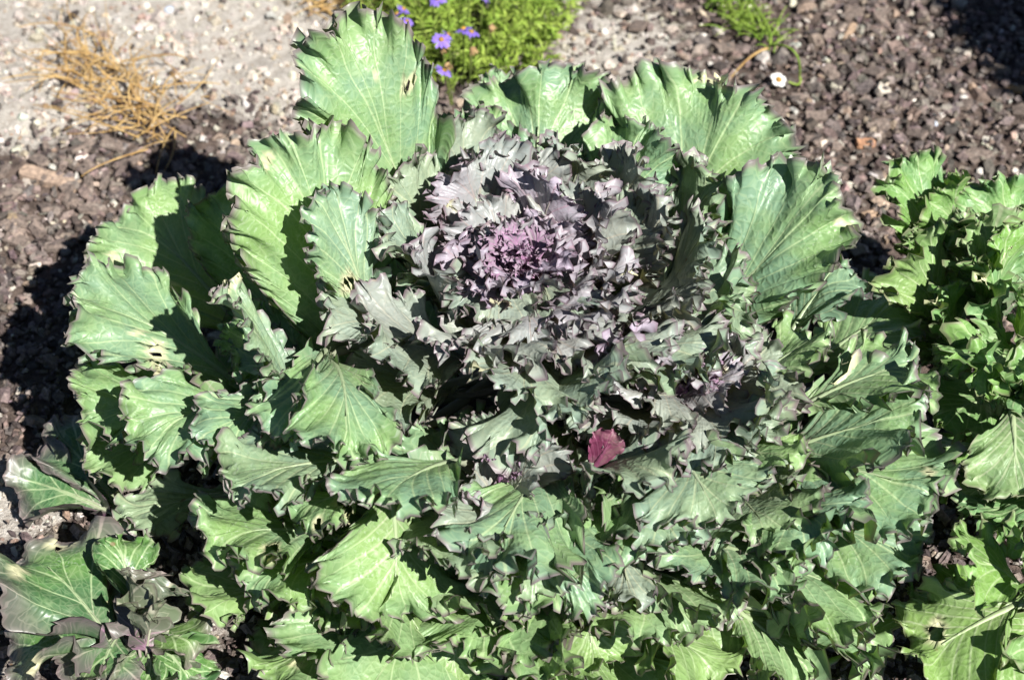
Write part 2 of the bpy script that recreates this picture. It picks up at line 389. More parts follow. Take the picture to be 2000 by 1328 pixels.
def build_ground():
    m = NT('soil')
    geo = m.n('ShaderNodeNewGeometry').outputs['Position']
    sa = m.sep(m.attr('sand').outputs['Vector'])[0]
    n0 = m.noise(geo, 9, 4); n1_ = m.noise(geo, 60, 5, 0.65); n2 = m.noise(geo, 380, 4, 0.7); n3 = m.noise(geo, 1400, 2)
    sandc = m.mix(m.ramp(n1_, 0.35, 0.68), (0.36, 0.325, 0.28), (0.50, 0.465, 0.415))
    sandc = m.mix(m.ramp(n2, 0.50, 0.75, 0, 0.7), sandc, (0.64, 0.61, 0.565))
    sandc = m.mix(m.ramp(n2, 0.46, 0.30, 0, 0.8), sandc, (0.20, 0.155, 0.12))
    soil = m.mix(m.ramp(n1_, 0.35, 0.68), (0.06, 0.045, 0.038), (0.16, 0.12, 0.10))
    soil = m.mix(m.ramp(n2, 0.55, 0.75, 0, 0.6), soil, (0.25, 0.20, 0.165))
    f = m.ramp(m.math('MULTIPLY_ADD', n1_, 0.7, m.math('MULTIPLY_ADD', n2, 0.3, m.math('ADD', sa, -0.5))), 0.32, 0.68)
    c = m.mix(f, soil, sandc)
    h = m.math('MULTIPLY_ADD', n2, 0.5, m.math('MULTIPLY_ADD', n3, 0.2, n1_))
    mat = m.bsdf(c, 0.95, 0.15, m.bump(h, 0.9, 0.006))
    fine = np.linspace(-1.2, 1.2, 241)
    far = np.array([1.3, 1.5, 2, 3, 5, 9, 16, 30, 60.0])
    gx = np.concatenate([-far[::-1], fine, far]); gy = np.concatenate([-far[::-1], fine, far]) + 0.1
    X, Y = np.meshgrid(gx, gy, indexing='ij')
    fade = 1 - sstep(1.2, 2.0, np.hypot(X, Y))
    Z = ground_z(X, Y) * fade
    V = np.stack([X, Y, Z], -1).reshape(-1, 3); n = len(gx)
    idx = np.arange(n * n).reshape(n, n)
    F = np.stack([idx[:-1, :-1], idx[1:, :-1], idx[1:, 1:], idx[:-1, 1:]], -1).reshape(-1, 4)
    S = sandiness(X, Y).ravel()
    o = link('ground', mesh_np('ground', V, [F], {'sand': np.stack([S, S, S], 1)}), mat); o['kind'] = 'structure'
build_ground()

def shard_shapes(k, rng, flat, lump):
    """k irregular 10-vertex chips, unit size"""
    out = []
    for _ in range(k):
        a = np.sort((np.arange(5) + rng.uniform(-0.3, 0.3, 5)) * 2 * math.pi / 5)
        r = rng.uniform(0.65, 1.15, 5); el = rng.uniform(0.35, 0.8) if not lump else rng.uniform(0.7, 1.0)
        top = np.stack([np.cos(a) * r * 0.8, np.sin(a) * r * el * 0.8, flat * rng.uniform(0.6, 1.3, 5)], 1)
        bot = np.stack([np.cos(a) * r, np.sin(a) * r * el, -flat * rng.uniform(0.5, 1.0, 5)], 1)
        tc = np.array([[0, 0, flat * rng.uniform(0.6, 1.15)]]) + rng.uniform(-0.1, 0.1, (1, 3))
        out.append(np.concatenate([top, bot, tc]))
    i = np.arange(5); j = (i + 1) % 5
    F = np.concatenate([np.stack([i, j, np.full(5, 10)], 1), np.stack([i, i + 5, j + 5], 1), np.stack([i, j + 5, j], 1)])
    return np.array(out), F
def scatter(name, xy, size, flat, colors, rng, lift, mat, tilt=0.5, lump=False):
    shapes, F0 = shard_shapes(24, rng, flat, lump); n = len(xy)
    P = shapes[rng.randint(0, 24, n)] * size[:, None, None]
    yaw = rng.uniform(0, 2 * math.pi, n); tx, ty = rng.normal(0, tilt, n), rng.normal(0, tilt, n)
    def rot(P, a, i, j):
        c, s = np.cos(a)[:, None], np.sin(a)[:, None]; Q = P.copy()
        Q[:, :, i] = P[:, :, i] * c - P[:, :, j] * s; Q[:, :, j] = P[:, :, i] * s + P[:, :, j] * c; return Q
    P = rot(rot(rot(P, tx, 1, 2), ty, 0, 2), yaw, 0, 1)
    z = ground_z(xy[:, 0], xy[:, 1]) + lift
    P += np.stack([xy[:, 0], xy[:, 1], z], 1)[:, None]
    F = (F0[None] + (np.arange(n) * 11)[:, None, None]).reshape(-1, 3)
    cc = np.repeat(colors, 11, 0)
    me = mesh_np(name, P.reshape(-1, 3), [F], {'chip': cc}, smooth=False)
    return link(name, me, mat)
def chip_material(name, rough=0.85, bump=0.5, scale=300):
    m = NT(name); a = m.attr('chip').outputs['Vector']; geo = m.n('ShaderNodeNewGeometry').outputs['Position']
    n = m.noise(geo, scale, 4, 0.65); n2 = m.noise(geo, scale * 0.25, 2)
    c = m.mix(1.0, a, m.mix(m.ramp(n, 0.3, 0.75), (0.55, 0.55, 0.55), (1.35, 1.3, 1.25)), 'MULTIPLY')
    c = m.mix(m.ramp(n2, 0.55, 0.75, 0, 0.4), c, (0.36, 0.31, 0.26))
    return m.bsdf(c, rough, 0.25, m.bump(n, bump, 0.003))
M_CHIP = chip_material('bark_chip'); M_STONE = chip_material('stone', 0.8, 0.4, 500)
def pick(pal, n, rng, jit=0.18):
    pal = np.array(pal); c = pal[rng.randint(0, len(pal), n)]
    return np.clip(c * (1 + rng.normal(0, jit, (n, 1))) * (1 + rng.normal(0, 0.04, (n, 3))), 0.01, 0.9)
BARK = [(0.125, 0.105, 0.097), (0.17, 0.145, 0.132), (0.10, 0.085, 0.08), (0.112, 0.090, 0.082), (0.150, 0.118, 0.106), (0.085, 0.065, 0.060), (0.185, 0.145, 0.128), (0.165, 0.132, 0.124), (0.225, 0.178, 0.152), (0.062, 0.050, 0.047), (0.22, 0.185, 0.165)]
PALE = [(0.46, 0.42, 0.365), (0.38, 0.34, 0.29), (0.52, 0.49, 0.44), (0.34, 0.28, 0.22), (0.30, 0.22, 0.17)]
def build_litter():
    rng = np.random.RandomState(4)
    # bark mulch
    n = 50000
    xy = np.stack([rng.uniform(-.72, .78, n), rng.uniform(-0.32, 0.92, n)], 1)
    xy = np.concatenate([xy, np.stack([rng.uniform(-1.15, 1.25, 9000), rng.uniform(-0.8, 1.25, 9000)], 1)]); n = len(xy)
    s = sandiness(xy[:, 0], xy[:, 1])
    under = np.hypot(xy[:, 0], xy[:, 1] + 0.03) < 0.17
    keep = (rng.rand(n) < (1 - s) ** 1.3 * 0.96 + 0.035) & ~under
    xy = xy[keep]; n = len(xy)
    size = np.clip(rng.lognormal(math.log(0.0044), 0.48, n), 0.0018, 0.014)
    c = pick(BARK, n, rng)
    odd = rng.rand(n) < 0.07; c[odd] = pick(PALE, odd.sum(), rng)
    o = scatter('bark_mulch', xy, size, 0.28, c, rng, rng.uniform(0.0, 0.007, n), M_CHIP, 0.42); o['kind'] = 'stuff'
    tag(o, 'dark purplish brown bark mulch chips covering the soil around the kale', 'mulch')
    # sand grains and crumbs
    n = 26000
    xy = np.stack([rng.uniform(-.75, .7, n), rng.uniform(-0.2, 0.95, n)], 1)
    s = sandiness(xy[:, 0], xy[:, 1]); keep = rng.rand(n) < s * 0.9 + 0.10
    xy = xy[keep]; n = len(xy)
    size = np.clip(rng.lognormal(math.log(0.0024), 0.55, n), 0.001, 0.0085)
    o = scatter('sand_crumbs', xy, size, 0.55, pick(PALE + PALE[:3], n, rng, 0.12), rng, rng.uniform(-0.0005, 0.002, n), M_STONE, 0.5, True); o['kind'] = 'stuff'
    tag(o, 'pale sandy grit and crumbs of dry soil on the bare ground', 'grit')
build_litter()

# stones and chips that stand out one by one
def single(name, px, py, L_, W_, H_, col, rz, label, cat, group=None, seed=0, mat=None, plank=False):
    rng = np.random.RandomState(seed + 900)
    p = at(px, py, 0.006); gz = ground_z(p[0:1], p[1:2])[0]
    if plank:
        g = np.linspace(-1, 1, 9); V = []; 
        for k, u in enumerate(g):
            e1 = 1 - 0.10 * rng.rand() - (0.35 * rng.rand() if k in (0, 8) else 0)
            for (v, w_) in ((-1, -1), (1, -1), (1, 1), (0.35, 1.12), (-0.3, 0.96), (-1, 1)):
                V.append((u * L_ / 2 * (1 + 0.03 * rng.normal()), v * W_ / 2 * e1, w_ * H_ / 2 + rng.normal(0, H_ * 0.05)))
        V = np.array(V); F = []
        for k in range(8):
            for j in range(6): F.append((k * 6 + j, k * 6 + (j + 1) % 6, k * 6 + 6 + (j + 1) % 6, k * 6 + 6 + j))
        caps = np.array([[5, 4, 3, 2, 1, 0], [48, 49, 50, 51, 52, 53]])
        faces = [np.array(F), caps]
    else:
        nu, nv = 10, 7; V = [(0, 0, -1)]
        for j in range(1, nv):
            ph = math.pi * j / nv - math.pi / 2
            for i in range(nu):
                t = 2 * math.pi * i / nu; V.append((math.cos(t) * math.cos(ph), math.sin(t) * math.cos(ph), math.sin(ph)))
        V.append((0, 0, 1)); V = np.array(V)
        V *= 1 + 0.16 * np.sin(V @ rng.uniform(-2.5, 2.5, (3, 3)) + rng.uniform(0, 6, 3)).sum(1)[:, None] * 0.5 + rng.normal(0, 0.035, (len(V), 1))
        V = np.sign(V) * np.abs(V) ** 0.85 * np.array((L_ / 2, W_ / 2, H_ / 2)); q4, t3 = [], []
        for j in range(nv - 2):
            for i in range(nu):
                a, b = 1 + j * nu + i, 1 + j * nu + (i + 1) % nu; q4.append((a, b, b + nu, a + nu))
        for i in range(nu):
            t3.append((0, 1 + (i + 1) % nu, 1 + i)); l = 1 + (nv - 2) * nu; t3.append((len(V) - 1, l + i, l + (i + 1) % nu))
        faces = [np.array(q4), np.array(t3)]
    me = mesh_np(name, V, faces, {'chip': np.tile(col, (len(V), 1))}, smooth=not plank)
    o = link(name, me, mat or M_STONE); o.location = (p[0], p[1], gz + H_ * 0.42); o.rotation_euler = (rng.normal(0, 0.08), rng.normal(0, 0.08), math.radians(rz))
    tag(o, label, cat, group); return o
single('wood_chip', 97, 352, 0.058, 0.017, 0.008, (0.36, 0.27, 0.205), -20, 'long flat pale brown splinter of wood lying on the bark mulch', 'wood', plank=True, mat=M_CHIP)
single('wood_chip', 1660, 65, 0.028, 0.007, 0.005, (0.36, 0.26, 0.18), 65, 'thin tan wood chip standing out on dark mulch behind the kale', 'wood', plank=True, mat=M_CHIP, seed=2)
single('wood_chip', 1985, 170, 0.022, 0.009, 0.005, (0.50, 0.32, 0.16), -25, 'orange tan wood chip inside the deep shadow on the mulch', 'wood', plank=True, mat=M_CHIP, seed=3)
single('wood_chip', 1690, 285, 0.018, 0.010, 0.006, (0.40, 0.22, 0.13), 10, 'rust coloured wood chip between the two right kale plants', 'wood', plank=True, mat=M_CHIP, seed=4)
single('wood_chip', 1700, 420, 0.016, 0.009, 0.005, (0.42, 0.30, 0.21), 30, 'small pale wood chip beside the big right leaf of the large kale', 'wood', plank=True, mat=M_CHIP, seed=5)
rs = np.random.RandomState(8)
spots = [(210, 277, .011), (146, 237, .008), (172, 235, .006), (463, 122, .009), (415, 110, .007), (497, 215, .007), (443, 183, .007), (330, 18, .012),
         (1375, 65, .007), (1388, 125, .006), (1585, 198, .006), (1672, 225, .006), (1710, 200, .006), (1820, 244, .010), (1730, 310, .008), (1812, 155, .007),
         (1932, 268, .008), (1785, 197, .005), (1915, 330, .008), (160, 300, .009), (520, 140, .008), (290, 50, .008), (600, 60, .007), (1180, 60, .009), (1255, 150, .008), (1100, 215, .007), (1290, 65, .008)]
for k, (px, py, s) in enumerate(spots):
    v = rs.uniform(0.50, 0.70); blue = k in (7, 13)
    lab, grp = (('small bluish white pebble on the ground behind the kale', 'bluish pebbles') if blue else ('small pale pebble on the sand and mulch around the dry straw tuft', 'pale pebbles by the straw') if px < 700
                else ('small white pebble on the dark mulch to the right of the flowering plant', 'pale pebbles on the dark mulch'))
    single('pebble', px, py, s * 1.15, s * 0.9, s * 0.65, (v * (0.75 if blue else 1), v * (0.85 if blue else 0.96), v * (1.0 if blue else 0.88)), rs.uniform(0, 180),
           lab, 'pebble', grp, seed=20 + k)

flakes = [single('bark_chip', 300, 300, .02, .011, .004, (0.175, 0.14, 0.12), 0, 'large flat brown bark flake lying on the mulch behind the kale', 'bark chip', 'large bark flakes', seed=60 + k, mat=M_CHIP, plank=True) for k in range(3)]
for k in range(90):
    px, py = (rs.uniform(0, 480), rs.uniform(285, 520)) if k < 55 else (rs.uniform(1150, 1990), rs.uniform(20, 400))
    o = flakes[k] if k < 3 else flakes[k % 3].copy()
    if k >= 3: COL.objects.link(o)
    p = at(px, py, .005); o.location = (p[0], p[1], ground_z(p[0:1], p[1:2])[0] + .0055); sc = rs.uniform(.6, 1.15)
    o.scale = (sc, sc * rs.uniform(.7, 1.3), 1); o.rotation_euler = (rs.normal(0, .22), rs.normal(0, .22), rs.uniform(0, 6.28))

# ------------------------------------------------------------------ the large kale
kale = empty('ornamental_kale', 'large ornamental kale with ruffled green outer leaves and a mauve frilled heart', 'kale', (0.0, 0.0, 0.0))
HA = np.array((0.012, -0.015, 0.0)); HB = np.array((0.120, -0.085, 0.0)); HC = np.array((-0.005, -0.165, 0.0))
stalk(kale, [(0, 0, -0.02), (0.003, -0.002, 0.08), (0.008, -0.01, 0.15), (HA[0], HA[1], 0.20)], 0.020, 0.010)
stalk(kale, [(0.0, -0.005, 0.03), (0.06, -0.05, 0.09), (0.110, -0.08, 0.16)], 0.012, 0.007, 'branch')
stalk(kale, [(0.0, -0.01, 0.03), (0.0, -0.09, 0.08), (-0.005, -0.155, 0.13)], 0.012, 0.007, 'branch')

def hero(tx, ty, tz, bx, by, bz, Wcm, hs=None, mat=M_LEAF, plant=None, **kw):
    tip, base = at(tx, ty, tz), at(bx, by, bz)
    if hs is None and by > 1000: hs = (-0.005, -0.150, 0.05) if bx < 1300 else (0.10, -0.12, 0.05)
    if hs is None and by > 840 and plant is None: hs = (HC[0], HC[1] + 0.02, bz * 0.5) if bx < 1250 else (HB[0] - .02, HB[1], bz * 0.5)
    if hs is None:
        st = np.array((0.0, 0.0, max(0.02, min(bz - 0.02, 0.15)))); ax = (0, 0, 0)
        st = st + 0.012 * unit((base - st) * np.array((1, 1, 0)))
    else:
        st = np.array(hs, float); ax = (0, 0, 0) if plant is None else hs
    return add_leaf(plant or kale, base, tip, Wcm / 100, mat, stem=st, axis=kw.pop('axis', ax), **kw)

# back row
hero(660, 40, .34, 880, 640, .08, 11.0, bow=.03, cup=1.5, ruf=.75, lam=.05, holes=2, age=.05, roll=-14)
hero(560, 258, .29, 720, 800, .08, 12.5, bow=.05, cup=2, ruf=.6, lam=.045, holes=1, age=.3, roll=-28)
hero(636, 380, .27, 740, 690, .15, 6.5, bow=.08, cup=2, roll=-25, ruf=.7, lam=.035, holes=1, purple=.08)
hero(1058, 128, .25, 1035, 600, .09, 13.5, bow=.05, cup=-1.5, ruf=1.1, lam=.05, purple=.03)
hero(918, 225, .22, 1030, 560, .10, 8.0, bow=.1, cup=1, ruf=1.0, lam=.04)
hero(955, 150, .21, 1010, 330, .12, 4.0, bow=.15, cup=9, lam=.03)
hero(1180, 210, .22, 1060, 580, .10, 8.0, bow=.1, cup=-2, lam=.04)
hero(1462, 190, .25, 1200, 650, .08, 17.5, bow=.06, cup=1.0, ruf=.8, lam=.052, holes=3, age=.15, roll=16)
hero(1250, 235, .24, 1150, 600, .11, 8.0, bow=.1, cup=-2, lam=.035, ruf=1.2)
hero(1640, 375, .25, 1250, 760, .08, 9.5, bow=.05, cup=3.0, ruf=.7, lam=.05, holes=1, roll=26)
hero(850, 235, .16, 900, 400, .08, 6.0, bow=.1, lam=.035, age=.2)
# left side
hero(245, 395, .16, 500, 680, .06, 11.0, bow=.10, cup=1, ruf=.7, lam=.045, holes=2, age=.35, roll=-18)
hero(432, 362, .19, 560, 690, .07, 8.0, bow=.05, cup=3, ruf=.7, lam=.04, age=.25, holes=1, roll=-30)
hero(142, 565, .17, 520, 800, .08, 11.0, bow=.12, cup=-1, ruf=.8, lam=.045, holes=2, age=.1)
hero(152, 800, .13, 490, 830, .07, 9.5, bow=.14, cup=-2, ruf=1.0, lam=.042, age=.2)
hero(270, 860, .15, 500, 790, .11, 7.5, bow=.2, cup=-3, ruf=1.1, lam=.04)
hero(438, 560, .25, 605, 830, .13, 5.5, bow=.04, cup=5, ruf=.6, lam=.035, purple=.12, holes=2)
hero(170, 905, .08, 440, 840, .05, 7.0, bow=.12, lam=.04, age=.6, holes=1)
hero(560, 860, .18, 640, 680, .17, 6.0, bow=.2, cup=3, lam=.035, ruf=.9, roll=25)
hero(675, 885, .20, 640, 700, .18, 7.0, bow=.22, cup=-5, lam=.034, age=.1, frill=1.3, ruf=1.0)
hero(455, 700, .16, 640, 760, .12, 6.0, bow=.15, lam=.035)
hero(400, 860, .16, 560, 800, .13, 6.0, bow=.2, lam=.035, cup=-3)
# front
hero(728, 985, .20, 900, 900, .16, 9.0, bow=.12, cup=-3, lam=.04, ruf=.7)
hero(950, 1110, .16, 1080, 915, .12, 10.0, bow=.2, cup=-6, ruf=1.2, lam=.045, roll=-10, curl=-.1)
hero(1075, 1175, .13, 1095, 950, .11, 9.5, bow=.22, cup=-7, ruf=1.2, lam=.042, curl=-.1)
hero(765, 1205, .105, 760, 950, .15, 12.5, bow=.16, cup=-2, ruf=.6, lam=.045, age=.45)
hero(442, 945, .165, 720, 900, .14, 8.0, bow=.1, cup=2, lam=.038, purple=.15)
hero(402, 1050, .13, 660, 1050, .09, 10.0, bow=.12, lam=.04, age=.3, holes=1)
hero(485, 1150, .10, 680, 1090, .08, 8.0, bow=.15, cup=-2, lam=.04, age=.3, holes=1)
hero(372, 1175, .06, 620, 1150, .05, 7.5, bow=.12, lam=.04, age=.7)
hero(565, 1010, .15, 720, 970, .14, 7.0, bow=.2, cup=-3, lam=.035, holes=2, age=.25)
hero(232, 1012, .05, 500, 960, .04, 5.0, bow=.1, lam=.04, age=.5, purple=.2)
hero(840, 1275, .065, 720, 1120, .09, 11.0, bow=.15, lam=.045, age=.55)
hero(1000, 1318, .05, 1090, 1130, .08, 13.0, bow=.15, lam=.045, age=.65)
hero(935, 1240, .07, 1090, 1180, .07, 5.0, bow=.1, lam=.04, age=.6)
hero(880, 1345, .02, 900, 1200, .05, 7.0, bow=.12, lam=.035, age=.7)
hero(510, 1320, .035, 740, 1190, .05, 11.0, bow=.1, lam=.05, age=.55, holes=2)
hero(680, 1330, .02, 740, 1180, .05, 8.0, bow=.1, lam=.045, age=.6)
hero(1440, 1185, .085, 1190, 1100, .10, 9.5, bow=.1, lam=.045, age=.45, purple=.1)
hero(1400, 1325, .045, 1220, 1180, .07, 12.0, bow=.12, lam=.045, age=.75)
hero(1160, 1300, .05, 1150, 1130, .08, 7.0, bow=.15, lam=.04, age=.6)
hero(1262, 1100, .14, 1180, 960, .12, 8.0, bow=.2, cup=-4, lam=.04)
hero(1236, 1182, .11, 1200, 1030, .10, 4.0, bow=.15, cup=-5, lam=.035, purple=.35)
hero(1300, 930, .20, 1130, 960, .12, 8.0, bow=.2, cup=4, lam=.035, purple=.25)
hero(1330, 1060, .15, 1210, 940, .12, 9.0, bow=.2, cup=-3, lam=.04, purple=.1)
# right side
hero(1790, 585, .14, 1560, 740, .09, 10.0, bow=.1, cup=1, lam=.045, age=.4, ruf=.7)
hero(1845, 965, .15, 1470, 900, .12, 12.0, bow=.10, cup=1, lam=.05, ruf=.7, holes=2)
hero(1800, 810, .175, 1490, 900, .12, 12.5, bow=.08, cup=2, lam=.05, ruf=.7, holes=1)
hero(1805, 710, .17, 1560, 800, .14, 9.0, bow=.12, cup=-1, lam=.045, age=.2)
hero(1515, 728, .22, 1440, 900, .16, 6.5, bow=-.05, cup=9, lam=.04, purple=.3, ruf=.5)
hero(1610, 660, .18, 1460, 760, .15, 7.0, bow=.15, lam=.04, age=.3)
hero(1650, 520, .17, 1530, 680, .13, 7.5, bow=.15, lam=.038, cup=-2)
hero(1400, 1005, .165, 1320, 880, .15, 9.0, bow=.2, lam=.036, purple=.15)
hero(1550, 905, .18, 1410, 890, .14, 6.5, bow=.15, lam=.036, age=.4)
hero(1785, 1095, .10, 1500, 1000, .07, 8.5, bow=.12, lam=.045)
hero(1630, 1050, .15, 1470, 970, .10, 9.0, bow=.15, cup=2, lam=.045, holes=1)
hero(1722, 1190, .075, 1420, 1090, .09, 12.0, bow=.12, lam=.045, age=.35, holes=2)
hero(1555, 1140, .12, 1380, 1060, .12, 8.5, bow=.15, lam=.04, age=.2)
hero(1740, 1290, .04, 1450, 1180, .06, 10.0, bow=.12, lam=.038, age=.3, ruf=1.3, frill=1.3)
hero(1590, 1330, .03, 1420, 1180, .06, 9.0, bow=.12, lam=.04, age=.5)

HOLLOW = [(860, 590, 55, 95), (710, 450, 35, 90), (1330, 860, 60, 30), (650, 830, 40, 60), (1185, 868, 40, 35), (905, 735, 45, 40), (1270, 500, 25, 60)]
def rosette(c, n, r_in, r_out, z_in, z_out, lean, l_in, l_out, pur_in, pur_out, rngs, az0=0.0, skip=None, wr=0.85, lam0=.026, lam1=.038, age=0.0, mat=None, thin=0.0, left_only=False, fr=1.0):
    rng = np.random.RandomState(rngs)
    for i in range(n):
        a = (i + 0.5) / n
        th = az0 + i * 2.39996 + rng.uniform(-0.25, 0.25)
        r = r_in + (r_out - r_in) * a ** 0.85 * rng.uniform(0.9, 1.1)
        z = z_in + (z_out - z_in) * a ** 1.4 + rng.uniform(-0.012, 0.012)
        d = np.array((math.cos(th), math.sin(th), 0))
        tip = c + d * r + np.array((0, 0, z))
        Ln = l_in + (l_out - l_in) * a
        inc = math.radians((72 - (72 - lean) * a + rng.uniform(-8, 8)) * (1 - 0.5 * max(0.0, -d[1])))
        base = tip - Ln * (d * math.cos(inc) + np.array((0, 0, 1)) * math.sin(inc))
        if any(((u_ - a_) / b_) ** 2 + ((v_ - c_) / d_) ** 2 < 1 for (u_, v_) in (to_px(tip), to_px((tip + base) / 2)) for (a_, c_, b_, d_) in HOLLOW): continue
        if left_only and (tip[0] > -0.02 or tip[1] < -0.14): continue
        if thin and a > 0.2 and to_px(tip)[1] < 500 and rng.rand() < thin: continue
        bc = (base - c); bc[2] = 0
        base[2] = max(base[2], 0.03)
        pu = pur_in + (pur_out - pur_in) * a ** 0.8 + rng.uniform(-.08, .08)
        add_leaf(kale, base, tip, Ln * wr * rng.uniform(0.85, 1.15), mat or M_LEAF, axis=(c[0], c[1], 0), stem=(c[0] + 0.3 * bc[0], c[1] + 0.3 * bc[1], base[2] - 0.012),
                 bow=rng.uniform(0.02, 0.18), cup=rng.uniform(-4, 4), ruf=rng.uniform(0.5, 0.9) * fr, frill=rng.uniform(0.8, 1.2) * fr, tooth=rng.uniform(1.0, 1.5) + .7 * max(0, pu), warp=.6,
                 lam=lam0 + (lam1 - lam0) * a, purple=max(0, pu), roll=rng.uniform(-18, 18), twist=rng.uniform(-20, 20), age=max(0, age + rng.uniform(-.1, .15)),
                 pet=0.0028, curl=rng.uniform(-.15, .2), holes=int(rng.rand() < 0.28 and Ln > 0.05), N=7)
for (tx, ty, tz, bx, by, bz, w, pu, kw) in [
        (895, 318, .235, 965, 490, .16, 9.0, .75, {}), (1085, 362, .24, 1050, 490, .18, 7.5, .95, {}), (1185, 425, .245, 1160, 570, .16, 7.0, .75, {}),
        (1305, 415, .235, 1240, 590, .15, 6.5, .5, {}), (1385, 460, .22, 1280, 610, .15, 7.5, .38, {}), (1010, 298, .23, 1020, 440, .16, 8.0, .6, {}),
        (1140, 300, .23, 1100, 440, .16, 8.0, .5, {}), (1255, 335, .235, 1180, 480, .16, 8.0, .5, {}), (868, 258, .22, 940, 430, .14, 9.0, .38, dict(age=.2)),
        (765, 340, .225, 870, 530, .14, 8.0, .25, {}), (745, 450, .23, 880, 610, .14, 6.5, .25, {}), (812, 485, .235, 945, 700, .13, 7.0, .6, dict(cup=26, ruf=.5, bow=-.08)),
        (1225, 655, .215, 1150, 745, .17, 6.0, .95, {}), (1440, 570, .20, 1310, 660, .14, 8.5, .15, {}), (1400, 350, .225, 1290, 520, .14, 8.0, .22, {}),
        (950, 640, .21, 1010, 520, .18, 6.5, .45, dict(bow=.2)), (1090, 650, .21, 1050, 530, .18, 6.5, .40, dict(bow=.2)), (700, 300, .23, 800, 500, .13, 7.0, .15, {})]:
    tz += .008; pu = min(1, pu * 0.95)
    k2 = dict(bow=.08, cup=1, ruf=.6, lam=.032, tooth=1.8, pet=.003, frill=1.1, N=7); k2.update(kw)
    hero(tx, ty, tz, bx, by, bz, w, hs=(HA[0], HA[1], .12), purple=pu, **k2)
M_HEART = leaf_material('kale_heart', (0.20, 0.16, 0.19), (0.24, 0.18, 0.22), (0.3, 0.25, 0.25), (0.29, 0.215, 0.285), (0.27, 0.165, 0.25, 0.8), 0.6, 0.25, trans=0.12, vein_pale=(0.36, 0.2, 0.32))
rosette(HA, 50, .022, .165, .235, .190, 30, .055, .120, 1.0, .18, 21, wr=1.0, lam0=.024, lam1=.036, thin=.55)
rosette(HA + np.array((-.006, .0, 0)), 34, .002, .032, .238, .234, 50, .014, .026, .55, .4, 31, wr=.9, lam0=.010, lam1=.014, mat=M_HEART)
rosette(HB, 21, .014, .095, .20, .170, 26, .04, .105, .9, .22, 22, lam1=.036, fr=.85, wr=1.0)
rosette(np.array((.165, -.155, 0)), 8, .02, .09, .155, .12, 28, .07, .115, .25, .05, 25, lam0=.036, lam1=.042, fr=.8, wr=1.0)
rosette(HB + np.array((.012, 0, 0)), 13, .002, .024, .195, .188, 50, .012, .020, .6, .4, 32, wr=.9, lam0=.011, lam1=.016, mat=M_HEART)
M_MAGENTA = leaf_material('magenta_leaf', (0.12, 0.022, 0.055), (0.17, 0.035, 0.085), (0.2, 0.05, 0.1), (0.15, 0.05, 0.10), (0.2, 0.08, 0.13, 0.6), 0.5, 0.4, trans=0.12, vein_pale=(0.20, 0.06, 0.11))
magenta = hero(1200, 846, .180, 1150, 925, .140, 2.3, hs=(HB[0] - .03, HB[1], .10), mat=M_MAGENTA, ruf=.3, frill=.4, tooth=.4, lam=.03, bow=.15, cup=-8, face=(0.2, -0.7, 0.7)); magenta['label'] = 'smooth deep magenta leaf'
rosette(np.array((-.02, -.05, 0)), 24, .14, .245, .185, .095, 25, .070, .085, .12, .03, 41, lam0=.026, lam1=.030, wr=1.0, age=.1, left_only=True)
rosette(HC, 15, .014, .095, .17, .130, 26, .04, .110, .6, .08, 23, lam1=.040, age=.15, fr=.8, wr=1.0)
rosette(HC + np.array((0, .01, 0)), 6, .002, .016, .170, .165, 50, .012, .018, .5, .4, 33, wr=.9, lam0=.011, lam1=.016, mat=M_HEART)
rosette(np.array((0.0, -0.04, 0)), 30, .16, .26, .115, .025, 20, .13, .16, .10, .02, 24, lam0=.044, lam1=.050, age=.4, fr=.75, wr=.95)

